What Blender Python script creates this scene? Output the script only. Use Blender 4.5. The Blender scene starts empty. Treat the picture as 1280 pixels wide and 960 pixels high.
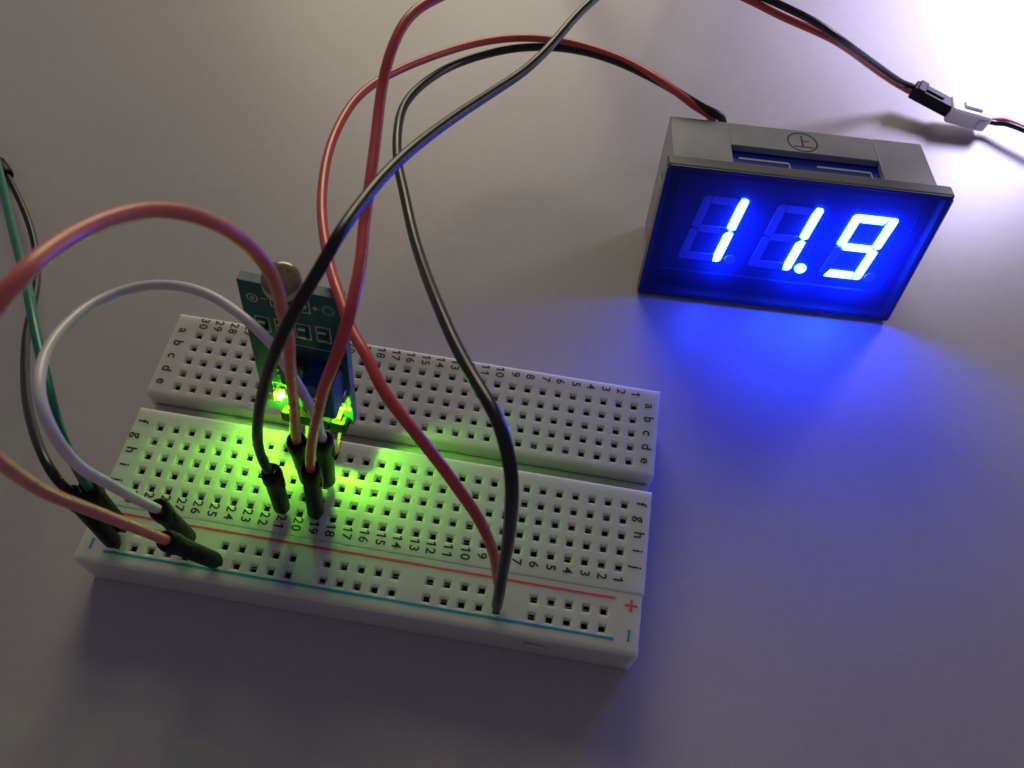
import bpy, math, random
from mathutils import Vector, Matrix
random.seed(7)
S = 0.001                                   # all numbers below are millimetres
sc = bpy.context.scene
col = sc.collection
ZB = 8.5                                    # height of the breadboard's top face
P = 2.54                                    # hole pitch

# ------------------------------------------------------------------ camera
CAM = Vector((58.206, -74.999, 121.824 + ZB))
FW = Vector((-0.035034, 0.526325, -0.849561)).normalized()
FPX = 1081.32
RX = Vector((0.986367, 0.154978, 0.055337))
DN = FW.cross(RX).normalized()
cam_d = bpy.data.cameras.new('camera'); cam = bpy.data.objects.new('camera', cam_d); col.objects.link(cam)
m = Matrix((RX, -DN, -FW)).transposed().to_4x4(); m.translation = CAM * S
cam.matrix_world = m
cam_d.sensor_fit = 'HORIZONTAL'; cam_d.sensor_width = 36; cam_d.lens = FPX / 1280 * 36
cam_d.clip_start = 0.002; cam_d.clip_end = 50
cam_d.dof.use_dof = True; cam_d.dof.focus_distance = 0.140; cam_d.dof.aperture_fstop = 48
sc.camera = cam

# ------------------------------------------------------------------ light
w = bpy.data.worlds.new('World'); sc.world = w; w.use_nodes = True
w.node_tree.nodes['Background'].inputs[0].default_value = (0.84, 0.75, 0.95, 1)
w.node_tree.nodes['Background'].inputs[1].default_value = 0.105
def area(name, loc, target, size, power, color):
    d = bpy.data.lights.new(name, 'AREA'); d.shape = 'DISK'; d.size = size * S; d.energy = power; d.color = color
    o = bpy.data.objects.new(name, d); col.objects.link(o); o.location = Vector(loc) * S
    o.rotation_euler = (Vector(target) - Vector(loc)).to_track_quat('-Z', 'Y').to_euler()
    return o
area('room_lamp', (-45, 460, 235), (20, 20, 0), 280, 1.02, (1.0, 0.90, 0.60))
vs = sc.view_settings
vs.view_transform = 'Standard'; vs.look = 'None'; vs.exposure = 0; vs.gamma = 1; vs.use_curve_mapping = False
sc.render.resolution_x = 1024; sc.render.resolution_y = 768

# ------------------------------------------------------------------ helpers
def at(px, py, h):
    """photo pixel -> point at height h above the table"""
    d = RX * ((px - 640) / FPX) + DN * ((py - 480) / FPX) + FW
    return CAM + d * ((h - CAM.z) / d.z)

def principled(name, color, rough=0.5, metal=0.0, spec=0.5, noise=None, bump=None, coat=0.0, sss=0.0, sss_r=(1, 1, 1), sss_s=2.0, emit=None, rvar=0.0):
    """noise=(scale, amount) colour mottling; bump=(scale, strength)"""
    mt = bpy.data.materials.new(name); mt.use_nodes = True
    nt = mt.node_tree; b = nt.nodes['Principled BSDF']
    b.inputs['Base Color'].default_value = (*color, 1); b.inputs['Roughness'].default_value = rough
    b.inputs['Metallic'].default_value = metal; b.inputs['Specular IOR Level'].default_value = spec
    b.inputs['Coat Weight'].default_value = coat; b.inputs['Coat Roughness'].default_value = 0.15
    if sss:
        b.inputs['Subsurface Weight'].default_value = sss; b.inputs['Subsurface Radius'].default_value = sss_r
        b.inputs['Subsurface Scale'].default_value = sss_s * S
    if emit:
        b.inputs['Emission Color'].default_value = (*emit[0], 1); b.inputs['Emission Strength'].default_value = emit[1]
    tc = nt.nodes.new('ShaderNodeTexCoord')
    if noise:
        n = nt.nodes.new('ShaderNodeTexNoise'); n.inputs['Scale'].default_value = noise[0]; n.inputs['Detail'].default_value = 5
        nt.links.new(tc.outputs['Object'], n.inputs['Vector'])
        mp = nt.nodes.new('ShaderNodeMapRange'); mp.inputs[1].default_value = 0.3; mp.inputs[2].default_value = 0.7
        mp.inputs[3].default_value = 1 - noise[1]; mp.inputs[4].default_value = 1 + noise[1]
        nt.links.new(n.outputs['Fac'], mp.inputs[0])
        mx = nt.nodes.new('ShaderNodeVectorMath'); mx.operation = 'SCALE'; mx.inputs[0].default_value = color
        nt.links.new(mp.outputs[0], mx.inputs['Scale']); nt.links.new(mx.outputs[0], b.inputs['Base Color'])
        if rvar:
            m2 = nt.nodes.new('ShaderNodeMapRange'); m2.inputs[1].default_value = 0.3; m2.inputs[2].default_value = 0.7
            m2.inputs[3].default_value = rough - rvar; m2.inputs[4].default_value = rough + rvar
            nt.links.new(n.outputs['Fac'], m2.inputs[0]); nt.links.new(m2.outputs[0], b.inputs['Roughness'])
    if bump:
        n = nt.nodes.new('ShaderNodeTexNoise'); n.inputs['Scale'].default_value = bump[0]; n.inputs['Detail'].default_value = 4
        nt.links.new(tc.outputs['Object'], n.inputs['Vector'])
        bp = nt.nodes.new('ShaderNodeBump'); bp.inputs['Strength'].default_value = bump[1]; bp.inputs['Distance'].default_value = 0.00005
        nt.links.new(n.outputs['Fac'], bp.inputs['Height']); nt.links.new(bp.outputs[0], b.inputs['Normal'])
    return mt

def empty(name, loc, label, cat, group=None):
    o = bpy.data.objects.new(name, None); col.objects.link(o); o.location = Vector(loc) * S
    o.empty_display_size = 0.005
    o['label'] = label; o['category'] = cat; o['_org'] = list(loc)
    if group: o['group'] = group
    ORG[o.name] = Vector(loc)
    return o
ORG = {}

class MB:
    def __init__(s): s.v = []; s.f = []; s.mi = []; s.sm = []
    def add(s, vs_, fs, mi=0, smooth=False):
        n = len(s.v); s.v += [Vector(q) for q in vs_]
        for f in fs: s.f.append([n + i for i in f]); s.mi.append(mi); s.sm.append(smooth)
    def box(s, F, a, b, mi=0, ch=0.0):
        """box in frame F between local corners a and b, edges of the top and bottom chamfered in plan by ch"""
        (x0, y0, z0), (x1, y1, z1) = a, b
        if ch <= 0:
            q = [(x0,y0,z0),(x1,y0,z0),(x1,y1,z0),(x0,y1,z0),(x0,y0,z1),(x1,y0,z1),(x1,y1,z1),(x0,y1,z1)]
            s.add([F(*t) for t in q], [(0,3,2,1),(4,5,6,7),(0,1,5,4),(1,2,6,5),(2,3,7,6),(3,0,4,7)], mi); return
        def ring(i, z):
            c = ch
            return [(x0+i+c,y0+i,z),(x1-i-c,y0+i,z),(x1-i,y0+i+c,z),(x1-i,y1-i-c,z),(x1-i-c,y1-i,z),(x0+i+c,y1-i,z),(x0+i,y1-i-c,z),(x0+i,y0+i+c,z)]
        rs = [ring(ch, z0), ring(ch*.3, z0+ch*.3), ring(0, z0+ch), ring(0, z1-ch), ring(ch*.3, z1-ch*.3), ring(ch, z1)]
        vs_ = [F(*t) for r in rs for t in r]; fs = [tuple(range(7,-1,-1)), tuple(range(40,48))]
        for k in range(5):
            for j in range(8): fs.append((k*8+j, k*8+(j+1)%8, k*8+8+(j+1)%8, k*8+8+j))
        s.add(vs_, fs, mi)
    def lathe(s, F, prof, seg=24, mi=0, smooth=True):
        """prof: list of (r, z) along local z of frame F"""
        vs_ = []; fs = []
        for r, z in prof:
            for j in range(seg):
                a = 2*math.pi*j/seg; vs_.append(F(r*math.cos(a), r*math.sin(a), z))
        for k in range(len(prof)-1):
            for j in range(seg): fs.append((k*seg+j, k*seg+(j+1)%seg, (k+1)*seg+(j+1)%seg, (k+1)*seg+j))
        s.add(vs_, fs, mi, smooth)
        s.add([F(prof[-1][0]*math.cos(2*math.pi*j/seg), prof[-1][0]*math.sin(2*math.pi*j/seg), prof[-1][1]) for j in range(seg)], [tuple(range(seg))], mi)
        s.add([F(prof[0][0]*math.cos(2*math.pi*j/seg), prof[0][0]*math.sin(2*math.pi*j/seg), prof[0][1]) for j in range(seg)], [tuple(range(seg-1,-1,-1))], mi)
    def tube(s, pts, r, seg=14, mi=0, sub=8):
        pts = [Vector(q) for q in pts]
        # centripetal-like Catmull-Rom through the points
        q = [pts[0]*2-pts[1]] + pts + [pts[-1]*2-pts[-2]]
        path = []
        for i in range(1, len(q)-2):
            a, b, c, d = q[i-1], q[i], q[i+1], q[i+2]
            t0 = 0; t1 = t0+max((b-a).length,1e-4)**.5; t2 = t1+max((c-b).length,1e-4)**.5; t3 = t2+max((d-c).length,1e-4)**.5
            for k in range(sub):
                t = t1+(t2-t1)*k/sub
                A1 = a*((t1-t)/(t1-t0))+b*((t-t0)/(t1-t0)); A2 = b*((t2-t)/(t2-t1))+c*((t-t1)/(t2-t1)); A3 = c*((t3-t)/(t3-t2))+d*((t-t2)/(t3-t2))
                B1 = A1*((t2-t)/(t2-t0))+A2*((t-t0)/(t2-t0)); B2 = A2*((t3-t)/(t3-t1))+A3*((t-t1)/(t3-t1))
                path.append(B1*((t2-t)/(t2-t1))+B2*((t-t1)/(t2-t1)))
        path.append(pts[-1])
        # light smoothing keeps the ends
        for _ in range(sub):
            path = [path[0]] + [(path[i-1]+path[i]*2+path[i+1])/4 for i in range(1, len(path)-1)] + [path[-1]]
        tg = [(path[min(i+1,len(path)-1)]-path[max(i-1,0)]).normalized() for i in range(len(path))]
        n = tg[0].orthogonal().normalized(); vs_ = []; fs = []
        for i, c in enumerate(path):
            n = (n - tg[i]*n.dot(tg[i])).normalized(); bn = tg[i].cross(n)
            for j in range(seg):
                a = 2*math.pi*j/seg; vs_.append(c + (n*math.cos(a)+bn*math.sin(a))*r)
        for i in range(len(path)-1):
            for j in range(seg): fs.append((i*seg+j, i*seg+(j+1)%seg, (i+1)*seg+(j+1)%seg, (i+1)*seg+j))
        s.add(vs_, fs, mi, True)
        s.add(vs_[:seg], [tuple(range(seg-1,-1,-1))], mi); s.add(vs_[-seg:], [tuple(range(seg))], mi)
    def build(s, name, mats, parent=None, label=None):
        me = bpy.data.meshes.new(name)
        org = Vector((0,0,0))
        if parent is not None:
            r = parent
            while r.parent: r = r.parent
            org = ORG.get(r.name, Vector((0,0,0)))
        me.from_pydata([(q-org)*S for q in s.v], [], s.f)
        for mt in (mats if isinstance(mats, (list, tuple)) else [mats]): me.materials.append(mt)
        me.polygons.foreach_set('material_index', s.mi); me.polygons.foreach_set('use_smooth', s.sm)
        me.update()
        o = bpy.data.objects.new(name, me); col.objects.link(o)
        if parent is not None: o.parent = parent
        if label: o['label'] = label
        return o

def frame(o, ux, uy, uz):
    o, ux, uy, uz = Vector(o), Vector(ux), Vector(uy), Vector(uz)
    return lambda a, b, c: o + ux*a + uy*b + uz*c
W = frame((0,0,0), (1,0,0), (0,1,0), (0,0,1))
def axis_frame(o, z, hint=Vector((1,0,0))):
    z = Vector(z).normalized(); x = (Vector(hint) - z*Vector(hint).dot(z))
    if x.length < 1e-3: x = z.orthogonal()
    x.normalize(); return frame(o, x, z.cross(x), z)

def number_mesh(mb, F, txt, size, bold=0.0):
    adv = size*.60; x = -adv*(len(txt)-1)/2; h = size*.36
    for ch in txt:
        if ch == '1':
            t = size*.055+bold
            q = [(x+t*.2,-h),(x+t*2.2,-h),(x+t*2.2,h),(x+t*.7,h),(x-t*2.2,h*.62),(x-t*2.2,h*.28),(x+t*.2,h*.55)]
            mb.add([F(a,b,0) for a,b in q], [(0,1,2,6),(6,2,3,4,5)])
        else: text_mesh(mb, frame(F(x,0,0), F(1,0,0)-F(0,0,0), F(0,1,0)-F(0,0,0), F(0,0,1)-F(0,0,0)), ch, size, bold=bold)
        x += adv
def text_mesh(mb, F, txt, size, mi=0, bold=0.0):
    """flat lettering in the xy plane of frame F, centred"""
    c = bpy.data.curves.new('t', 'FONT'); c.body = txt; c.size = size; c.align_x = 'CENTER'; c.align_y = 'CENTER'; c.offset = bold; c.resolution_u = 4
    o = bpy.data.objects.new('t', c)
    me = bpy.data.meshes.new_from_object(o)
    ys = [v.co.y for v in me.vertices]; xs = [v.co.x for v in me.vertices]
    cx = (min(xs)+max(xs))/2
    mb.add([F(v.co.x-cx, v.co.y, 0) for v in me.vertices], [tuple(p.vertices) for p in me.polygons], mi)
    bpy.data.objects.remove(o); bpy.data.meshes.remove(me); bpy.data.curves.remove(c)

# ------------------------------------------------------------------ materials
M = {}
M['board'] = principled('white_board_plastic', (0.62, 0.62, 0.58), 0.36, spec=0.45, noise=(160, 0.03), bump=(900, 0.12), sss=1.0, sss_r=(1.0, 0.95, 0.85), sss_s=3.2)
M['holeshade'] = principled('painted_hole_shade', (0.035, 0.033, 0.03), 0.45, metal=0.0, noise=(900, 0.3))  # near-black colour paints the shade down inside the holes
M['leaf'] = principled('contact_leaf', (0.55, 0.53, 0.50), 0.35, metal=1.0, noise=(900, 0.15))
M['ink'] = principled('black_print', (0.012, 0.012, 0.013), 0.55, noise=(2500, 0.4))
M['inkred'] = principled('red_print', (0.68, 0.06, 0.11), 0.5, noise=(1500, 0.15))
M['inkblue'] = principled('blue_print', (0.0, 0.26, 0.44), 0.5, noise=(1500, 0.15))
M['housing'] = principled('black_housing_plastic', (0.005, 0.005, 0.006), 0.48, spec=0.22, noise=(600, 0.3), bump=(700, 0.25))
M['pin'] = principled('tinned_pin', (0.72, 0.70, 0.66), 0.25, metal=1.0, noise=(800, 0.1))
M['gold'] = principled('gold_pin', (0.85, 0.62, 0.25), 0.25, metal=1.0, noise=(800, 0.1))
def pvc(name, c): return principled(name, c, 0.30, spec=0.48, noise=(260, 0.08), bump=(500, 0.15), rvar=0.05)
M['wred'] = pvc('red_insulation', (0.66, 0.085, 0.085))
M['wblack'] = pvc('black_insulation', (0.012, 0.012, 0.013))
M['wpink'] = pvc('coral_insulation', (0.80, 0.22, 0.16))
M['wwhite'] = pvc('white_insulation', (0.70, 0.68, 0.72))
M['wgreen'] = pvc('green_insulation', (0.0, 0.17, 0.115))
M['pcb'] = principled('blue_solder_mask', (0.012, 0.075, 0.105), 0.36, noise=(300, 0.15), bump=(600, 0.1))
M['pcbedge'] = principled('board_edge', (0.16, 0.22, 0.26), 0.6, noise=(900, 0.2))
M['silk'] = principled('white_silkscreen', (0.62, 0.62, 0.60), 0.6, noise=(1500, 0.2))
M['trim'] = principled('blue_trimmer_plastic', (0.006, 0.035, 0.20), 0.4, noise=(500, 0.1))
M['chip'] = principled('chip_epoxy', (0.018, 0.018, 0.018), 0.5, noise=(900, 0.25))
M['ceram'] = principled('resistor_ceramic', (0.55, 0.53, 0.48), 0.5, noise=(900, 0.1))
M['capac'] = principled('added_capacitor_ceramic', (0.20, 0.13, 0.07), 0.5, noise=(900, 0.1))
M['ldr'] = principled('sensor_glass', (0.20, 0.185, 0.14), 0.16, noise=(700, 0.2), coat=0.6)
M['ldrtrack'] = principled('sensor_track', (0.34, 0.16, 0.10), 0.4, noise=(900, 0.1))
M['ldrside'] = principled('sensor_body', (0.50, 0.36, 0.30), 0.45, noise=(700, 0.1))
M['greenled'] = principled('green_led', (0.6, 0.8, 0.5), 0.4, emit=((0.24, 1.0, 0.012), 95))
M['addedglow'] = principled('added_green_glow', (0.6, 0.8, 0.5), 0.4, emit=((0.24, 1.0, 0.012), 5200))  # extra glow added under the LEDs to light the board green
M['greenled2'] = principled('green_power_led', (0.6, 0.8, 0.5), 0.4, emit=((0.24, 1.0, 0.012), 80))
M['case'] = principled('sheen_grey_case_plastic', (0.30, 0.31, 0.36), 0.34, spec=0.6, noise=(120, 0.12), bump=(700, 0.25), rvar=0.05)  # grey puts the reflected sheen of black plastic into the colour
M['segon'] = principled('lit_segment', (0.8, 0.8, 0.8), 0.5, emit=((0.02, 0.085, 1.0), 185))
M['segoff'] = principled('unlit_segment', (0.62, 0.63, 0.68), 0.5, noise=(400, 0.05))
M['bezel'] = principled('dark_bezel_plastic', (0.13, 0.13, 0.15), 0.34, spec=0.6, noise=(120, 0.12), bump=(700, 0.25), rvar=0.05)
M['mask'] = principled('added_dark_liner', (0.008, 0.008, 0.012), 0.6, noise=(300, 0.1))
M['digit'] = principled('digit_block_face', (0.06, 0.065, 0.09), 0.6, noise=(300, 0.1))
M['digside'] = principled('leak_glow_digit_shell', (0.02, 0.03, 0.12), 0.35, noise=(300, 0.1), emit=((0.008, 0.03, 1.0), 0.05))  # faint emission stands in for display light leaking into the cut-out
M['nylon'] = principled('white_nylon', (0.78, 0.76, 0.78), 0.4, noise=(300, 0.04), sss=0.6, sss_r=(1,1,1), sss_s=1.0)
M['lamp'] = principled('white_led_lens', (0.9, 0.9, 0.9), 0.3, emit=((0.92, 0.88, 1.0), 8))

def film():
    mt = bpy.data.materials.new('blue_filter_film'); mt.use_nodes = True; nt = mt.node_tree; nt.nodes.clear()
    out = nt.nodes.new('ShaderNodeOutputMaterial')
    tr = nt.nodes.new('ShaderNodeBsdfTransparent'); tr.inputs[0].default_value = (0.42, 0.46, 0.95, 1)
    tl = nt.nodes.new('ShaderNodeBsdfTranslucent'); tl.inputs[0].default_value = (0.02, 0.10, 0.95, 1)
    df = nt.nodes.new('ShaderNodeBsdfDiffuse'); df.inputs[0].default_value = (0.01, 0.02, 0.16, 1)
    gl = nt.nodes.new('ShaderNodeBsdfGlossy'); gl.inputs['Roughness'].default_value = 0.22
    nz = nt.nodes.new('ShaderNodeTexNoise'); nz.inputs['Scale'].default_value = 300
    mr = nt.nodes.new('ShaderNodeMapRange'); mr.inputs[3].default_value = 0.18; mr.inputs[4].default_value = 0.28
    nt.links.new(nz.outputs['Fac'], mr.inputs[0]); nt.links.new(mr.outputs[0], gl.inputs['Roughness'])
    lw = nt.nodes.new('ShaderNodeLayerWeight'); pw = nt.nodes.new('ShaderNodeMath'); pw.operation = 'POWER'; pw.inputs[1].default_value = 4.0
    fr = nt.nodes.new('ShaderNodeMath'); fr.operation = 'MULTIPLY_ADD'; fr.inputs[1].default_value = 0.5; fr.inputs[2].default_value = 0.035
    nt.links.new(lw.outputs['Facing'], pw.inputs[0]); nt.links.new(pw.outputs[0], fr.inputs[0])
    a = nt.nodes.new('ShaderNodeMixShader'); a.inputs[0].default_value = 0.82
    b = nt.nodes.new('ShaderNodeMixShader'); b.inputs[0].default_value = 0.70
    c = nt.nodes.new('ShaderNodeMixShader')
    nt.links.new(tl.outputs[0], a.inputs[1]); nt.links.new(df.outputs[0], a.inputs[2])
    nt.links.new(a.outputs[0], b.inputs[1]); nt.links.new(tr.outputs[0], b.inputs[2])
    nt.links.new(fr.outputs[0], c.inputs[0]); nt.links.new(b.outputs[0], c.inputs[1]); nt.links.new(gl.outputs[0], c.inputs[2])
    nt.links.new(c.outputs[0], out.inputs[0])
    return mt
M['film'] = film()

def table_mat():
    mt = bpy.data.materials.new('grey_laminate'); mt.use_nodes = True; nt = mt.node_tree; b = nt.nodes['Principled BSDF']
    tc = nt.nodes.new('ShaderNodeTexCoord')
    n1 = nt.nodes.new('ShaderNodeTexNoise'); n1.inputs['Scale'].default_value = 14; n1.inputs['Detail'].default_value = 6
    n2 = nt.nodes.new('ShaderNodeTexNoise'); n2.inputs['Scale'].default_value = 1600; n2.inputs['Detail'].default_value = 3
    vo = nt.nodes.new('ShaderNodeTexVoronoi'); vo.inputs['Scale'].default_value = 28
    for n in (n1, n2, vo): nt.links.new(tc.outputs['Object'], n.inputs['Vector'])
    r1 = nt.nodes.new('ShaderNodeValToRGB'); r1.color_ramp.elements[0].position = .35; r1.color_ramp.elements[1].position = .65
    r1.color_ramp.elements[0].color = (0.445, 0.42, 0.44, 1); r1.color_ramp.elements[1].color = (0.475, 0.45, 0.47, 1)
    nt.links.new(n1.outputs['Fac'], r1.inputs[0])
    # fine laminate grain, sparse specks and hairline scratches
    n3 = nt.nodes.new('ShaderNodeTexNoise'); n3.inputs['Scale'].default_value = 2600; n3.inputs['Detail'].default_value = 2
    n4 = nt.nodes.new('ShaderNodeTexNoise'); n4.inputs['Scale'].default_value = 420; n4.inputs['Detail'].default_value = 4
    mp = nt.nodes.new('ShaderNodeMapping'); mp.inputs['Rotation'].default_value = (0, 0, .5); mp.inputs['Scale'].default_value = (9, 260, 1)
    n5 = nt.nodes.new('ShaderNodeTexNoise'); n5.inputs['Scale'].default_value = 1.0; n5.inputs['Detail'].default_value = 2
    for n in (n3, n4, mp): nt.links.new(tc.outputs['Object'], n.inputs['Vector'])
    nt.links.new(mp.outputs[0], n5.inputs['Vector'])
    def rng(src, a, b, c, d):
        q = nt.nodes.new('ShaderNodeMapRange'); nt.links.new(src, q.inputs[0])
        for k, v_ in enumerate((a, b, c, d)): q.inputs[k+1].default_value = v_
        return q.outputs[0]
    def mul(a, b):
        q = nt.nodes.new('ShaderNodeMath'); q.operation = 'MULTIPLY'; nt.links.new(a, q.inputs[0]); nt.links.new(b, q.inputs[1]); return q.outputs[0]
    f_ = mul(rng(vo.outputs['Distance'], .010, .016, .72, 1.0), rng(n3.outputs['Fac'], .3, .7, .955, 1.045))
    f_ = mul(f_, rng(n4.outputs['Fac'], .3, .7, .975, 1.025)); f_ = mul(f_, rng(n5.outputs['Fac'], .745, .775, 1.0, 1.12))
    mx = nt.nodes.new('ShaderNodeVectorMath'); mx.operation = 'SCALE'
    nt.links.new(r1.outputs[0], mx.inputs[0]); nt.links.new(f_, mx.inputs['Scale']); nt.links.new(mx.outputs[0], b.inputs['Base Color'])
    rr = nt.nodes.new('ShaderNodeMapRange'); rr.inputs[1].default_value = .3; rr.inputs[2].default_value = .7; rr.inputs[3].default_value = .36; rr.inputs[4].default_value = .44
    nt.links.new(n1.outputs['Fac'], rr.inputs[0]); nt.links.new(rr.outputs[0], b.inputs['Roughness'])
    bp = nt.nodes.new('ShaderNodeBump'); bp.inputs['Strength'].default_value = 0.12; bp.inputs['Distance'].default_value = 0.00003
    nt.links.new(n2.outputs['Fac'], bp.inputs['Height']); nt.links.new(bp.outputs[0], b.inputs['Normal'])
    b.inputs['Specular IOR Level'].default_value = 0.45
    return mt
M['table'] = table_mat()

# ------------------------------------------------------------------ table
mb = MB(); mb.box(W, (-420, -320, -25), (560, 520, 0), 0, 2.0)
t = mb.build('table', M['table']); t['kind'] = 'structure'

# ------------------------------------------------------------------ breadboard
bb = empty('breadboard', (36.8, -18.2, 0), 'white solderless breadboard with numbered columns and one power rail', 'breadboard')
ROW = {r: -i*P for i, r in enumerate('abcde')}; ROW.update({r: -(7+i)*P for i, r in enumerate('fghij')})
X0, X1 = -4.6, 77.85
def colx(n): return (30-n)*P
def holed_block(mb, x0, x1, y0, y1, cells, xl, yl, ch, chy0=None, chy1=None):
    """block with top at ZB; cells = set of (ix, iy) of the grid given by lines xl, yl that hold a tapered hole"""
    c0 = ch if chy0 is None else chy0; c1 = ch if chy1 is None else chy1
    xs = [x0+ch]+xl+[x1-ch]; ys = [y0+c0]+yl+[y1-c1]
    for i in range(len(xs)-1):
        for j in range(len(ys)-1):
            a, b, c, d = xs[i], xs[i+1], ys[j], ys[j+1]
            if (i-1, j-1) not in cells:
                mb.add([(a,c,ZB),(b,c,ZB),(b,d,ZB),(a,d,ZB)], [(0,1,2,3)], 0); continue
            cx, cy = (a+b)/2, (c+d)/2
            def sq(r, z): return [(cx-r,cy-r,z),(cx+r,cy-r,z),(cx+r,cy+r,z),(cx-r,cy+r,z)]
            jr = random.uniform(-.03, .03)
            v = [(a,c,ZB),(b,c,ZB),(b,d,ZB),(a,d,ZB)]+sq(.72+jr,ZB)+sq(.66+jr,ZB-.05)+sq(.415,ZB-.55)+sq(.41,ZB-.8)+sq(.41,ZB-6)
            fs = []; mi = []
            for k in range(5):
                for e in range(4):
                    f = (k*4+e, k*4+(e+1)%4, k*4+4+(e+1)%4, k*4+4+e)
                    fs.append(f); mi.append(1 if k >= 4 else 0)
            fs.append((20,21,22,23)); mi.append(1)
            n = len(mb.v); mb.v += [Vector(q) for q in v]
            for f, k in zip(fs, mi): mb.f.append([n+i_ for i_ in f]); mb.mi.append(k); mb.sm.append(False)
    for (i, j) in sorted(cells):
        if random.random() > .45: continue
        cx, cy = (xl[i]+xl[i+1])/2, (yl[j]+yl[j+1])/2; z = ZB-random.uniform(.75, 1.3); q = random.choice((-1, 1))*random.uniform(.12, .3)
        mb.box(W, (cx-.40, cy+q-.06, z-1.5), (cx+.40, cy+q+.06, z), 2)
    # rounded rim, walls, underside
    rings = []
    for k in range(5):
        a = k/4*math.pi/2; i = 1-math.sin(a); z = ZB-max(ch,.3)*(1-math.cos(a))
        rings.append([(x0+ch*i, y0+c0*i, z), (x1-ch*i, y0+c0*i, z), (x1-ch*i, y1-c1*i, z), (x0+ch*i, y1-c1*i, z)])
    rings.append([(x0+.15, y0+.12, 0.0), (x1-.15, y0+.12, 0.0), (x1-.15, y1-.12, 0.0), (x0+.15, y1-.12, 0.0)])
    vs_ = [q for r in rings for q in r]; fs = []
    for k in range(5):
        for e in range(4): fs.append((k*4+e, k*4+4+e, k*4+4+(e+1)%4, k*4+(e+1)%4))
    fs.append((23,22,21,20)); mb.add(vs_, fs, 0)

xl = [colx(30)-P/2+i*P for i in range(31)]
mb = MB()
cells = {(i, j) for i in range(30) for j in range(5)}
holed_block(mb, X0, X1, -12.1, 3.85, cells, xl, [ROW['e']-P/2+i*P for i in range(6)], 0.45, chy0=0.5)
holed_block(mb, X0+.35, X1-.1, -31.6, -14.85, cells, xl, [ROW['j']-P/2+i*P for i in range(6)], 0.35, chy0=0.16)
mb.box(W, (X0+.9, -15.3, 0.05), (X1-.6, -11.6, 5.0))
strip = mb.build('terminal_strip', [M['board'], M['holeshade'], M['leaf']], bb)
mb = MB()
railk = [k for k in range(29) if k not in (5, 11, 17, 23)]
RXs = lambda k: 72.1-P*k
RY = {'+': -34.83, '-': -37.37}
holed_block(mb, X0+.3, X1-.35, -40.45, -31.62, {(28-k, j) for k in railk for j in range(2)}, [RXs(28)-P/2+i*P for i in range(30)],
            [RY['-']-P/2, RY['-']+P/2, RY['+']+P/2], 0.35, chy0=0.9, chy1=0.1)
rail = mb.build('power_rail', [M['board'], M['holeshade'], M['leaf']], bb)
mb = MB(); mb.box(W, (61.6, -40.75, 3.4), (64.6, -40.2, 5.6), 0, .2); mb.build('latch_tab', M['board'], rail)
ZP = ZB+0.018
def line(name, x0, x1, y, h, mt):
    mb = MB(); n = 60
    vs_ = []
    for i in range(n+1):
        x = x0+(x1-x0)*i/n; e = .03
        vs_ += [(x, y-h/2+random.uniform(-e,e), ZP), (x, y+h/2+random.uniform(-e,e), ZP)]
    mb.add(vs_, [(2*i, 2*i+2, 2*i+3, 2*i+1) for i in range(n)]); return mb.build(name, mt, rail)
line('red_line', -1.9, 73.6, -32.72, .38, M['inkred'])
line('blue_line', -0.4, 73.85, -38.62, .40, M['inkblue'])
for xs_ in (75.95, -2.45):
    mb = MB(); mb.box(W, (xs_-.95, -33.62, ZP-.01), (xs_+.95, -33.28, ZP)); mb.box(W, (xs_-.17, -34.4, ZP-.01), (xs_+.17, -32.5, ZP+.003)); mb.build('plus_sign', M['inkred'], rail)
    mb = MB(); mb.box(W, (xs_-.16, -38.65, ZP-.01), (xs_+.16, -36.95, ZP)); mb.build('minus_sign', M['inkblue'], rail)
def tframe(x, y): return frame((x, y, ZP), (0,-1,0), (1,0,0), (0,0,1))
for n in range(1, 31):
    for yy in (2.45, -29.75):
        mb = MB(); number_mesh(mb, tframe(colx(n)+random.uniform(-.06,.06)+.1, yy), str(n), 2.0, bold=0.03); mb.build('column_number', M['ink'], strip)
for r in 'abcdefghij':
    for xx in (76.15, -2.8):
        mb = MB(); text_mesh(mb, tframe(xx, ROW[r]+.45), r, 2.25, bold=0.035); mb.build('row_letter', M['ink'], strip)

# ------------------------------------------------------------------ light sensor module
ya, ti = math.radians(-2.65), math.radians(7.44)
ux = Vector((math.cos(ya), math.sin(ya), 0)); nb = Vector((-math.sin(ya), math.cos(ya), 0)); Zv = Vector((0,0,1))
up = Zv*math.cos(ti)+nb*math.sin(ti); bk = nb*math.cos(ti)-Zv*math.sin(ti)
o_pcb = Vector((17.05, -14.28, 6.0+ZB)); PF = frame(o_pcb, ux, up, -bk)
sm = empty('sensor_module', PF(7, 0, 0), 'upright blue light sensor module with a glowing green LED', 'sensor module')
mb = MB()
mb.box(PF, (0,0,-1.6), (14,26.9,-.04), 1); mb.box(PF, (.03,.03,-.05), (13.97,26.87,0), 0); mb.box(PF, (.03,.03,-1.63), (13.97,26.87,-1.58), 0)
pcb = mb.build('circuit_board', [M['pcb'], M['pcbedge']], sm)
def rect_outline(mb, x0, y0, x1, y1, wd=.13, z=.02, gap=None):
    mb.box(PF, (x0,y0,0), (x1,y0+wd,z)); mb.box(PF, (x0,y1-wd,0), (x1,y1,z)); mb.box(PF, (x0,y0+wd,0), (x0+wd,y1-wd,z)); mb.box(PF, (x1-wd,y0+wd,0), (x1,y1-wd,z))
mb = MB()
for a in ((1.45,17.6,3.5,20.6),(4.2,17.6,6.2,20.7),(7.0,17.7,9.2,20.65),(9.95,17.8,12.0,20.85)): rect_outline(mb, *a)
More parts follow.
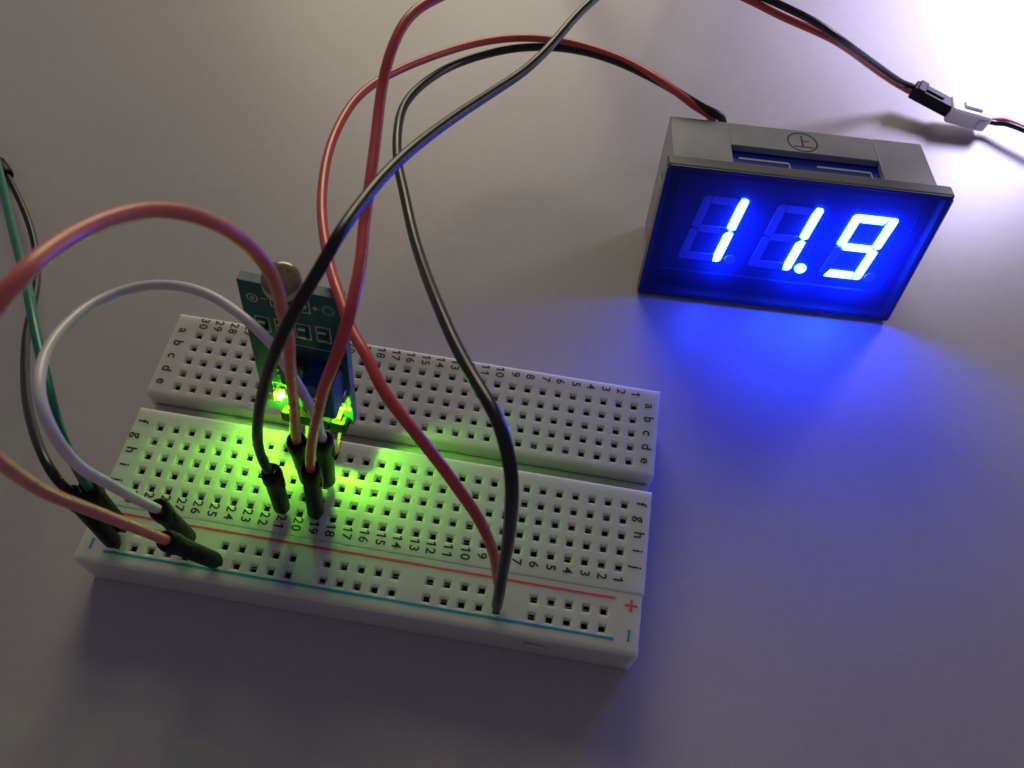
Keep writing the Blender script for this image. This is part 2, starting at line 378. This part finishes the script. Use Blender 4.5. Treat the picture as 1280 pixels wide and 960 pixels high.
mb.box(PF, (4.1,23.0,0),(4.24,25.4,.02)); mb.box(PF, (4.24,23.0,0),(5.2,23.14,.02)); mb.box(PF, (4.24,25.26,0),(5.0,25.4,.02))
mb.box(PF, (9.4,23.0,0),(9.54,25.4,.02)); mb.box(PF, (8.4,23.0,0),(9.4,23.14,.02)); mb.box(PF, (8.6,25.26,0),(9.4,25.4,.02))
mb.box(PF, (2.9,24.1,0),(3.8,24.24,.02)); mb.box(PF, (9.8,24.18,0),(10.7,24.32,.02)); mb.box(PF, (10.18,23.8,0),(10.32,24.7,.025))
mb.box(PF, (6.6,16.1,0),(12.6,16.2,.02)); mb.box(PF, (1.4,16.1,0),(3.4,16.2,.02))
mb.box(PF, (13.0,8.6,0),(13.12,12.0,.02)); mb.box(PF, (11.0,7.2,0),(13.0,7.3,.02))
def ring(mb, cx, cy, r0, r1, z=.02, n=24):
    vs_ = []
    for k in range(n):
        a = 2*math.pi*k/n; vs_ += [PF(cx+r0*math.cos(a), cy+r0*math.sin(a), z), PF(cx+r1*math.cos(a), cy+r1*math.sin(a), z)]
    mb.add(vs_, [(2*k, 2*k+1, (2*k+3) % (2*n), (2*k+2) % (2*n)) for k in range(n)])
ring(mb, 1.7, 23.95, .62, .78); ring(mb, 1.7, 23.95, .12, .3)
rect_outline(mb, 10.9, 3.4, 12.9, 6.6, .11); rect_outline(mb, 2.0, 3.4, 4.6, 6.6, .11)
TF = frame(PF(13.45, 4.9, .02), up*-1, ux, -bk); text_mesh(mb, TF, 'PWR-LED', .78, bold=.01)
TF = frame(PF(1.35, 4.9, .02), up*-1, ux, -bk); text_mesh(mb, TF, 'DO-LED', .78, bold=.01)
mb.build('silkscreen', M['silk'], pcb)
mb = MB(); ring(mb, 12.05, 24.3, .5, .95, .02); mb.build('solder_pad', M['pcbedge'], pcb)
for (x, y) in ((2.5,19.1),(5.2,19.15),(8.1,19.2),(10.95,19.3)):
    mb = MB(); mb.box(PF, (x-.5,y-.85,.0), (x+.5,y+.85,.45), 0, .08); mb.box(PF, (x-.53,y-1.0,.0), (x+.53,y-.6,.48), 1, .06); mb.box(PF, (x-.53,y+.6,.0), (x+.53,y+1.0,.48), 1, .06)
    mb.build('resistor', [M['chip'], M['pin']], sm)
mb = MB(); mb.box(PF, (4.2,8.3,.1), (8.2,13.3,1.6), 0, .25)
chip = mb.build('chip', M['chip'], sm)
for k in range(4):
    for x0, x1 in ((3.3,4.25),(8.15,9.1)):
        mb = MB(); mb.box(PF, (x0, 8.75+k*1.27, 0), (x1, 9.17+k*1.27, .5), 0, .06); mb.build('chip_leg', M['pin'], chip)
# trimmer potentiometer
mb = MB(); mb.box(PF, (8.4,6.9,0), (13.2,13.5,4.6), 0, .25); trim = mb.build('trimmer', M['trim'], sm)
mb = MB(); mb.lathe(frame(PF(10.8,10.2,4.5), ux, up, -bk), [(1.25,0),(1.25,.45),(1.1,.55)], 20); mb.build('trimmer_screw', M['gold'], trim)
# LEDs
for (x, y, mt) in ((3.45, 4.9, 'greenled'), (11.9, 4.95, 'greenled2')):
    mb = MB(); mb.box(PF, (x-.42,y-.85,0), (x+.42,y+.85,.4), 0, .05); mb.box(PF, (x-.36,y-.42,.38), (x+.36,y+.55,1.6), 1, .12); mb.add([PF(x-.23,y-.43,.85), PF(x+.23,y-.43,.85), PF(x+.23,y-.43,1.46), PF(x-.23,y-.43,1.46)], [(0,1,2,3)], 2); mb.box(PF, (x-.42,y-.70,1.48), (x+.42,y-.40,1.58), 0)  # glow quad added below the LED; lip added to keep it off the table
    mb.build('led', [M['ceram'], M[mt], M['addedglow']], sm)
for (x, y) in ((2.15, 4.6), (13.0, 7.6)):  # left one added to block the LED's sideways light
    mb = MB(); mb.box(PF, (x-.42,y-.95,0), (x+.42,y+.95,1.25), 0, .1); mb.box(PF, (x-.45,y-1.05,0), (x+.45,y-.7,1.28), 1, .08); mb.box(PF, (x-.45,y+.7,0), (x+.45,y+1.05,1.28), 1, .08)
    mb.build('added_capacitor', [M['capac'], M['pin']], sm)
# pin header
mb = MB()
for k in range(4):
    xk = 3.27+k*P
    mb.box(PF, (xk-.005, -.15, .05), (xk+P-.02, 2.1, 1.95), 0, .28)
hd = mb.build('pin_header', M['housing'], sm)
for k in range(4):
    xk = 3.27+P/2+k*P; h = Vector((colx(22-k), ROW['f'], ZB-3.5)); a = PF(xk, 2.6, 1.0); b = PF(xk, -.3, 1.0)
    mb = MB(); d = (b-h).normalized(); F = axis_frame(h, d)
    L = (b-h).length
    mb.box(F, (-.3,-.3,0), (.3,.3,L+.6), 0, .06); mb.build('pin', M['gold'], hd)
    mb = MB(); mb.box(PF, (xk-.3, 1.95, .7), (xk+.3, 2.6, 1.25), 0, .05); mb.box(PF, (xk-.3, 2.1, 0.0), (xk+.3, 2.65, 1.2), 0, .05); mb.build('pin_elbow', M['gold'], hd)
# photoresistor on top edge, bent to face the ceiling
lc = PF(6.75, 28.4, .9); LF = axis_frame(lc, Zv*0.96+nb*(-0.20)+ux*0.12)
mb = MB(); mb.lathe(LF, [(2.3,0),(2.5,.25),(2.52,1.5),(2.42,1.75)], 36, 0)
ld = mb.build('photoresistor', [M['ldrside']], sm)
mb = MB(); mb.lathe(LF, [(2.44,1.70),(2.46,1.85),(2.3,2.12),(1.8,2.25),(.9,2.3)], 36, 0); mb.build('sensor_window', M['ldr'], ld)
mb = MB()
pts = []
for k in range(7):
    x = -1.5+k*.5; hgt = 1.5-abs(x)*.35
    pts += [(x, -hgt if k % 2 == 0 else hgt), (x, hgt if k % 2 == 0 else -hgt)]
for a, b in zip(pts[:-1], pts[1:]):
    (ax, ay), (bx_, by_) = a, b
    lo = (min(ax,bx_)-.07, min(ay,by_)-.07, 2.2); hi = (max(ax,bx_)+.07, max(ay,by_)+.07, 2.325); mb.box(LF, lo, hi)
mb.build('sensor_track', M['ldrtrack'], ld)
for s_ in (-1, 1):
    mb = MB(); mb.tube([LF(s_*1.2, 0, .2), LF(s_*1.25, .05, -.6), PF(6.8+s_*1.4, 25.4, .9), PF(6.8+s_*1.5, 24.4, .4), PF(6.8+s_*1.5, 24.2, -.2)], .25, 10); mb.build('sensor_leg', M['pin'], ld)
    mb = MB(); mb.lathe(frame(PF(6.8+s_*1.5, 24.2, 0), ux, up, -bk), [(.75,0),(.55,.25),(.3,.5)], 16); mb.build('solder_joint', M['pin'], ld)

# ------------------------------------------------------------------ voltmeter
ya, ti = math.radians(3.177), math.radians(10.0)
mux = Vector((math.cos(ya), math.sin(ya), 0)); nb2 = Vector((-math.sin(ya), math.cos(ya), 0))
mup = Zv*math.cos(ti)+nb2*math.sin(ti); mbk = nb2*math.cos(ti)-Zv*math.sin(ti)
o_m = Vector((73.15, 30.0, 0.45)); MF = frame(o_m, mux, mup, mbk)          # x right, y up, z to the back
vm = empty('voltmeter', MF(24, 0, 2), 'panel voltmeter with a blue display reading 11.9', 'voltmeter')
# case: bezel frame, walls, back, with the cut-out in the top
mb = MB()
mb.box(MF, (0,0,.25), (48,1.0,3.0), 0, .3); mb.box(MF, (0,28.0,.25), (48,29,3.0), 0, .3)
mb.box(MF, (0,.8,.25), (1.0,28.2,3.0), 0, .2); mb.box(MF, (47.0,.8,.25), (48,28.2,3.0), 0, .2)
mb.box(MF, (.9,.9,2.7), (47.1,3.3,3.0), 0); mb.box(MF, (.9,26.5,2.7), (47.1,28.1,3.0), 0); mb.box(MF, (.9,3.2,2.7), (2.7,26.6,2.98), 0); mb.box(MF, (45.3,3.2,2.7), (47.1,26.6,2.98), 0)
for a_, b_ in (((1.0,1.0,.27),(47,1.1,2.7)), ((1.0,27.9,.27),(47,28,2.7)), ((1.0,1.1,.27),(1.1,27.9,2.7)), ((46.9,1.1,.27),(47,27.9,2.7)), ((1.1,1.1,2.55),(46.9,4.7,2.72)), ((1.1,25.8,2.55),(46.9,27.9,2.72)), ((1.1,4.7,2.55),(3.1,25.8,2.72)), ((44.9,4.7,2.55),(46.9,25.8,2.72))):
    mb.box(MF, a_, b_, 1)                                                  # dark mask, added to keep segment light off the inner walls
bez = mb.build('bezel', [M['bezel'], M['mask']], vm)
yb, yt = 3.05, 27.5
mb = MB()
mb.box(MF, (1.25,yb,2.9), (2.6,yt-.01,17.8), 0, .12); mb.box(MF, (45.4,yb,2.9), (46.75,yt-.01,17.8), 0, .12)
mb.box(MF, (2.5,yb+.01,2.9), (45.5,yb+1.2,17.8), 0, .1)
mb.box(MF, (2.5,yb+.02,16.6), (45.5,yt-1.1,17.75), 0, .1)
mb.box(MF, (1.5,yt-1.3,2.9), (11.75,yt,17.8), 0, .12); mb.box(MF, (37.85,yt-1.3,2.9), (46.5,yt,17.8), 0, .12)
mb.box(MF, (11.82,yt-1.3,10.7), (37.78,yt-.05,17.82), 0, .12)
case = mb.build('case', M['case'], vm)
for xx in (0.55, 46.7):
    mb = MB(); mb.box(MF, (xx,9,6.2), (xx+.75,19,12.5), 0, .2); mb.box(MF, (xx+(.0 if xx < 20 else .1),11,4.2), (xx+.65,17,7), 0, .15); mb.build('side_clip', M['case'], vm)
# moulded up-mark on the top
mb = MB(); z0 = yt-.05
def tp(x, b): return MF(x, z0+.035, b)
n = 40; vs_ = []
for k in range(n):
    a = 2*math.pi*k/n
    for r in (2.45, 2.75): vs_.append(tp(24.75+r*math.cos(a), 14.0+r*1.12*math.sin(a)))
mb.add(vs_, [(2*k, 2*k+1, (2*k+3) % (2*n), (2*k+2) % (2*n)) for k in range(n)])
def bar(x0, b0, x1, b1): mb.add([tp(x0,b0),tp(x1,b0),tp(x1,b1),tp(x0,b1)], [(0,1,2,3)])
bar(23.1, 12.35, 26.5, 12.66); bar(24.55, 12.66, 24.88, 16.0); bar(24.88, 14.2, 26.0, 14.5)
mb.build('up_mark', M['ink'], vm)
# digits: block behind the film with real segments
ZD = 3.4
mb = MB(); mb.box(MF, (3.0,4.6,ZD+.2), (45.0,25.9,9.5), 0, .1); mb.box(MF, (3.05,4.65,ZD+.1), (44.95,25.85,ZD+.22), 1)
mb.box(MF, (2.65,4.3,9.4), (45.3,26.0,10.6), 0, .1)
blk = mb.build('digit_block', [M['digside'], M['digit']], vm)
for (xa, xb2) in ((13.3, 22.3), (27.1, 36.7)):                            # pale shell edges seen through the cut-out
    mb = MB(); mb.box(MF, (xa, 25.85, 8.7), (xb2-.2, 26.05, 9.25), 0, .05); mb.box(MF, (xb2-.2, 25.85, 3.2), (xb2, 26.05, 9.1), 0, .04); mb.build('shell_edge', M['segoff'], blk)
mb = MB(); mb.box(MF, (22.9, 25.6, 5.6), (26.4, 26.1, 6.9), 0, .1); mb.build('jumper_pad', M['segoff'], blk)
SL = 1.78/14.3
def seg_poly(pts, mt, name):
    mb = MB(); n = len(pts)
    vs_ = [MF(x, y, ZD-.12) for x, y in pts]+[MF(x, y, ZD+.16) for x, y in pts]
    mb.add(vs_, [tuple(range(n-1,-1,-1))]+[(k, (k+1) % n, n+(k+1) % n, n+k) for k in range(n)]); mb.build(name, M[mt], vm)
HD, WD, TW = 14.3, 7.9, 1.55
def digit(x0, y0, on, tilt=0.0):
    """x0,y0 lower-left corner; segments in the usual a..g order"""
    g = .1; h2 = HD/2
    def T(q): return [(x0+x+y*SL, y0+y+x*tilt) for x, y in q]
    c = .35
    shapes = {
     'a': [(TW+g-.2,HD),(WD-TW-g+.1,HD),(WD-TW-g-.5,HD-TW),(TW+g+.1,HD-TW)],
     'd': [(TW+g-.15,TW),(WD-TW-g-.2,TW),(WD-TW-g+.1,0),(TW+g-.4,0),(TW+g-.6,.4)],
     'g': [(TW*.62+g,h2),(TW+g+.1,h2+TW*.46),(WD-TW-g,h2+TW*.46),(WD-TW*.62-g,h2),(WD-TW-g,h2-TW*.46),(TW+g+.1,h2-TW*.46)],
     'f': [(0,HD-c*1.6),(c,HD-.1),(c*2.2,HD),(TW-.25,HD),(TW,HD-TW),(TW,h2+.75),(TW*.45,h2+.1),(.05,h2+.45)],
     'b': [(WD-TW+.25,HD),(WD-c*1.7,HD),(WD-c*.4,HD-c*.5),(WD,HD-c*1.6),(WD,h2+.5),(WD-TW*.45,h2+.1),(WD-TW,h2+.75),(WD-TW,HD-TW)],
     'e': [(0,c*1.3),(.05,h2-.45),(TW*.45,h2-.1),(TW,h2-.75),(TW,TW*.9),(TW-.6,0),(c,0)],
     'c': [(WD,c*1.3),(WD,h2-.5),(WD-TW*.45,h2-.1),(WD-TW,h2-.75),(WD-TW,TW),(WD-TW+.3,0),(WD-c*1.2,0)],
    }
    for k, q in shapes.items(): seg_poly(T(q), 'segon' if k in on else 'segoff', 'segment')
def dot(x, y, r, mt): seg_poly([(x+r*math.cos(-2*math.pi*k/20), y+r*math.sin(-2*math.pi*k/20)) for k in range(20)], mt, 'decimal_point')
digit(6.35, 7.2, 'bc'); digit(19.55, 7.05, 'bc'); digit(32.85, 6.7, 'abcdfg')
dot(16.0, 7.9, 1.02, 'segoff'); dot(29.3, 7.75, 1.05, 'segon'); dot(42.4, 7.5, 1.02, 'segoff')
mb = MB(); c = .9
mb.add([MF(x, y, 0.0) for x, y in ((c*.3,c*.3),(48-c*.3,c*.3),(48-.05,c),(48-.05,29-c),(48-c*.6,29-.1),(c*.6,29-.1),(.05,29-c),(.05,c))], [tuple(range(7,-1,-1))])
mb.add([MF(x, y, zz) for zz in (0.0, .27) for x, y in ((c*.3,c*.3),(48-c*.3,c*.3),(48-.05,c),(48-.05,29-c),(48-c*.6,29-.1),(c*.6,29-.1),(.05,29-c),(.05,c))], [(k, (k+1) % 8, 8+(k+1) % 8, 8+k) for k in range(8)], 1)
mb.build('front_panel', [M['film'], M['bezel']], vm)

# ------------------------------------------------------------------ wires
def connector(parent, base_bottom, top, hole=None, r=1.28):
    """round moulded jumper head from base_bottom to top with its pin down into the hole"""
    B, T = Vector(base_bottom), Vector(top); L = (T-B).length; F = axis_frame(B, T-B)
    mb = MB()
    mb.lathe(F, [(r*.55,0),(r*.86,.12),(r*.95,.45),(r*.97,L*.45),(r,L*.74),(r*1.03,L*.76),(r*1.13,L*.80),(r*1.14,L*.93),(r*1.02,L-.15),(r*.9,L),(r*.72,L-.05),(r*.66,L-.8)], 24)
    mb.box(F, (r*.86, -.35, L*.66), (r*1.2, .35, L*.84), 0, .1)
    h = mb.build('connector_housing', M['housing'], parent)
    mb = MB(); mb.box(F, (.30,-.28,L-1.0), (.62,.28,L+.1), 0, .08); mb.build('crimp', M['pin'], h)
    if hole is not None:
        H = Vector(hole); F2 = axis_frame(H, B-H); mb = MB(); mb.box(F2, (-.3,-.3,0), (.3,.3,(B-H).length+.5), 0, .05); mb.build('pin', M['pin'], h)
    return h
def cable(parent, pts, r, mt, name='cable', label=None):
    mb = MB(); mb.tube(pts, r, 14, 0, 7); return mb.build(name, M[mt], parent, label)
def A(lst): return [at(*q) for q in lst]
def hz(r, c): return Vector((colx(c), ROW[r], ZB-4))
def rz(s_, k): return Vector((RXs(k), RY[s_], ZB-4))
def down(top, hole, gap=1.0):
    """bottom of the housing on the line from hole mouth to top"""
    H = Vector((hole.x, hole.y, ZB)); return H+(Vector(top)-H)*(gap/(Vector(top)-H).length)

# connector tops
TA = Vector((23.99,-28.52,23.4)); TB = Vector((29.0,-27.02,23.4)); TC = Vector((25.92,-23.26,23.5)); TD = Vector((29.4,-22.3,23.4))
TE = Vector((13.55,-40.16,23.0)); TFt = Vector((11.22,-36.2,23.4)); TG = Vector((1.27,-35.03,23.5)); TH = Vector((-.53,-36.24,23.4))
def into(T, hole):                                                         # a point inside the housing mouth
    H = Vector((hole.x, hole.y, ZB)); return T+(H-T).normalized()*1.5
JW = 0.66
G_ = 'jumper wires plugged into the breadboard'
# red jumper, front of module, leaves over the far side
j = empty('jumper_wire', (hz('j',19).x, hz('j',19).y, ZB), 'red jumper wire plugged in front of the sensor module, rising away free', 'jumper wire', G_)
connector(j, down(TB, hz('j',19)), TB, hz('j',19))
cable(j, [into(TB, hz('j',19))]+A([(387.6,578,25.5),(391,545,34),(397,519,41),(405,484,48),(420,447,54),(434,404,57),(444,362,58),(451,327,58),(455,281,58),(463,225,59),(471,162,59.5),(477,112,60.5),(486,72,62),(502,34,63),(521,12,63),(545,-2,62.5),(585,-20,61),(650,-45,56),(740,-80,44),(830,-120,25),(900,-150,4),(960,-165,.8),(1040,-180,.8)]), JW, 'wred')
# black jumper with silver sheen
j = empty('jumper_wire', (hz('j',21).x, hz('j',21).y, ZB), 'black jumper wire crossing in front of the sensor module', 'jumper wire', G_)
connector(j, down(TA, hz('j',21)), TA, hz('j',21))
cable(j, [into(TA, hz('j',21))]+A([(334,586,24.5),(325,566,29),(321.5,545,35),(324,512,43),(331,479,49),(345,437,56),(364,396,60),(382,365,62),(407,323,64),(421,297,65),(455,249,63.5),(486,213,62),(521,181,60),(567,147,57),(614,116,54),(652,91,52),(680,66,51),(702,41,50.5),(724,16,50),(744,-2,49.5),(790,-40,46),(860,-85,34),(930,-130,16),(980,-160,2),(1030,-180,.8),(1080,-200,.8)]), JW, 'wblack')
# coral jumper: module to rail, big loop to the left
j = empty('jumper_wire', (hz('h',20).x, hz('h',20).y, ZB), 'coral jumper wire arching over the sensor module to the blue rail', 'jumper wire', G_)
connector(j, down(TC, hz('h',20)), TC, hz('h',20)); connector(j, down(TE, rz('-',22)), TE, rz('-',22))
cable(j, [into(TC, hz('h',20))]+A([(370,547,24.5),(368,512,33),(365,484,40),(362,447,47),(361,418,51),(352,388,56),(348,366,59),(338,341,63),(322,318,66),(304,301,69),(280,284,72),(240,268,75),(195,262,77),(150,269,79),(100,289,81),(60,314,83),(30,341,84),(0,374,84),(-45,440,82),(-55,500,78),(-35,547,72),(0,577,65),(32,600,58),(60,617,52),(107,635,43),(154,653.5,34),(190,668,27),(205,674.5,23.4)])+[into(TE, rz('-',22))], JW+.02, 'wpink')
# white jumper
j = empty('jumper_wire', (hz('h',19).x, hz('h',19).y, ZB), 'white jumper wire looping from the sensor module to the red rail', 'jumper wire', G_)
connector(j, Vector((28.5,-22.75,ZB+1.3)), TD, hz('h',19)); connector(j, down(TFt, rz('+',24)), TFt, rz('+',24))
cable(j, [into(TD, hz('h',19))]+A([(402,543,24.6),(394,521,30),(379,492,35.5),(353,451,39.5),(341,432,40.5),(327,417,41),(306,398,41.5),(285,382,41.5),(258,367,41.5),(227,358,41),(195,356,41),(162,361,41),(119,378,42),(87,402,44),(62,432,46),(49,470,48),(52,507,48),(70,548,46),(97,582,42.5),(135,604,36),(165,621,30),(190,633.5,24.8)])+[into(TFt, rz('+',24))], JW, 'wwhite')
# green jumper
j = empty('jumper_wire', (rz('+',28).x, rz('+',28).y, ZB), 'green jumper wire in the red rail corner', 'jumper wire', G_)
connector(j, down(TG, rz('+',28)), TG, rz('+',28))
cable(j, [into(TG, rz('+',28))]+A([(107,604,24.8),(95,582,30),(80,553,34.5),(68,518,37.5),(60,483,38.5),(43,407,37.5),(32,348,34),(16,288,28.5),(0,218,21),(-20,150,12),(-45,95,3),(-75,50,.8),(-110,10,.8)]), JW, 'wgreen')
# black jumper lying back on the table
j = empty('jumper_wire', (rz('-',28).x, rz('-',28).y, ZB), 'black jumper wire beside the green one, curving down onto the table', 'jumper wire', G_)
connector(j, down(TH, rz('-',28)), TH, rz('-',28))
e0 = at(9, 220, 2.2); e1 = at(-32, 168, 1.6)
connector(j, e1, e0)
cable(j, [into(TH, rz('-',28))]+A([(85,613,24.6),(72,600,27),(60,582,28),(48,556,27),(36,516,23),(31,472,18),(33,418,13),(40,386,10),(46,353,7.5),(46,321,5.5),(38,283,4),(24,249,3),(12,225,2.4)])+[e0+(e1-e0).normalized()*1.5], JW, 'wblack')
# meter leads
LW = 0.78
r = empty('lead_wire', MF(10,16,17.5), 'red voltmeter lead arching into the red rail', 'wire', 'voltmeter leads')
cable(r, [MF(8.2,17,17.2), MF(8.4,19,19.5)]+A([(893,150,23.2),(870,134,25.5),(830,103,26),(777,73,23.5),(708,52,21),(652,47,20.5),(599,53,21.5),(536,72,24.5),(483,95,27.5),(449,119,30),(427,150,32.5),(411,188,34.5),(403,234,36.5),(403,281,38.5),(414,338,41),(421,360,42.5),(441,416,43.5),(458,444,44),(479,489,43.5),(513,533,42),(548,577,39),(575,614,35.5),(597,646,31),(611,675,25),(619,699,18.5),(621.5,720,13)])+[Vector((rz('+',6).x, rz('+',6).y, ZB+1.6))], LW-.05, 'wred', 'insulation')
mb = MB(); mb.tube([Vector((rz('+',6).x, rz('+',6).y, ZB+2.4)), rz('+',6)], .3, 8, 0, 2); mb.build('bare_end', M['pin'], r)
r = empty('lead_wire', MF(11,16,17.5), 'black voltmeter lead arching into the blue rail', 'wire', 'voltmeter leads')
cable(r, [MF(10.6,17,17.2), MF(10.7,19,19.5)]+A([(906,150,23.2),(880,136,25.5),(835,108,25.5),(777,79,23),(733,65,21),(692,59,19.5),(646,60,19),(599,70,19.5),(561,84,21),(527,106,23.5),(505,131,26),(497,162,28.5),(497,203,31),(505,240,33.5),(516,291,36.5),(530,336,40),(550,387,44.5),(571,434,47.5),(594,476,50),(624,528,51.5),(638,584,49.5),(640,617,46),(638,650,40.5),(634,684,32.5),(628,715,23.5),(624,742,16)])+[Vector((rz('-',6).x, rz('-',6).y, ZB+1.9))], LW, 'wblack', 'insulation')
mb = MB(); mb.tube([Vector((rz('-',6).x, rz('-',6).y, ZB+2.8)), rz('-',6)], .32, 8, 0, 2); mb.build('bare_end', M['pin'], r)

# ------------------------------------------------------------------ supply lead, plug and white socket, lamp
q0, q1 = at(1141, 111, 5.5), at(1190, 137, 4.2)
pl = empty('supply_lead', at(1165,125,0), 'red and black supply lead ending in a black plug by the voltmeter', 'cable')
cable(pl, A([(620,-150,1),(700,-125,4),(780,-90,14),(860,-48,25),(920,-18,30),(962,0,31),(990,13,30),(1018,27,28),(1046,46,25),(1075,67,19),(1103,87,12.5),(1128,104,7.3)])+[q0+Vector((.4,.5,0)), q0.lerp(q1,.2)+Vector((.4,.4,0))], .74, 'wblack', 'insulation')
cable(pl, A([(600,-140,1),(680,-117,4),(760,-84,14),(838,-45,24.5),(897,-17,29),(937,0,30),(976,20,28),(1013,36,26),(1044,51,23),(1072,70,17),(1100,91,10.7),(1126,108,6.1)])+[q0+Vector((-.4,-.5,-.4)), q0.lerp(q1,.2)+Vector((-.4,-.4,-.4))], .74, 'wred', 'insulation')
ax = (q1-q0).normalized(); sd = ax.cross(Zv).normalized(); nn = sd.cross(ax)
CF = frame(q0, sd, nn, ax); L = (q1-q0).length
mb = MB(); mb.box(CF, (-1.7,-1.5,0), (1.7,1.5,L), 0, .3); mb.box(CF, (-1.9,-.9,.6), (1.9,1.9,2.6), 0, .3); mb.box(CF, (-.7,1.4,2.4), (.7,1.9,L*.7), 0, .15)
mb.build('plug', M['housing'], pl)
q2 = at(1233, 149, 3.2)
ls = empty('lamp_lead', at(1214,142,0), 'white socket and thin lead joined to the black plug', 'cable')
ax2 = (q2-q1).normalized(); sd2 = ax2.cross(Zv).normalized(); nn2 = sd2.cross(ax2); CF2 = frame(q1-ax2*1.0, sd2, nn2, ax2); L2 = (q2-q1).length+1
mb = MB(); mb.box(CF2, (-2.5,-2.0,0), (2.5,2.0,L2), 0, .45); mb.box(CF2, (-1.0,1.8,L2*.3), (1.0,2.6,L2*.75), 0, .2); mb.box(CF2, (-2.8,-1.2,L2*.72), (2.8,1.2,L2*.9), 0, .25)
mb.build('socket', M['nylon'], ls)
lp = Vector((186, 141, 68))
LFm0 = axis_frame(lp, Vector((-.45,-.25,-.85)))
for k, mt in ((-.6,'wred'), (.6,'wblack')):
    o_ = sd2*k*.9
    cable(ls, [q2+o_-ax2*.8, q2+o_+ax2*2]+[q+o_ for q in A([(1257,152.5,3.6),(1280,161,4),(1320,176,4.5),(1370,185,6),(1430,170,14)])]+[Vector((196,136,20))+o_, Vector((200,145,56))+o_]+[LFm0(0,0,-13)+o_], .6, mt, 'insulation')
# the lamp itself: a bare white LED on its lead, just outside the picture
d_ = (Vector((120, 60, 0))-lp).normalized(); LFm = axis_frame(lp, Vector((-.45,-.25,-.85)))
mb = MB(); mb.lathe(LFm, [(7,-14),(7,-6),(9,-4),(11,0)], 28); bulb = mb.build('led_body', M['nylon'], ls)
mb = MB(); mb.lathe(LFm, [(11,0),(12,4),(11.5,8),(9,12),(5,14),(1,14.6)], 28); mb.build('led_lens', M['lamp'], bulb)
d = bpy.data.lights.new('led_light', 'SPOT'); d.spot_size = math.radians(165); d.spot_blend = 1.0; d.energy = 0.82; d.color = (0.64, 0.60, 1.0); d.shadow_soft_size = 15*S
lo = bpy.data.objects.new('led_light', d); col.objects.link(lo); lo.location = LFm(0,0,16)*S; lo.rotation_euler = Vector((-.12,-.05,-1)).to_track_quat('-Z','Y').to_euler()

if '_org' in bb: 
    for o in col.objects:
        if '_org' in o: del o['_org']
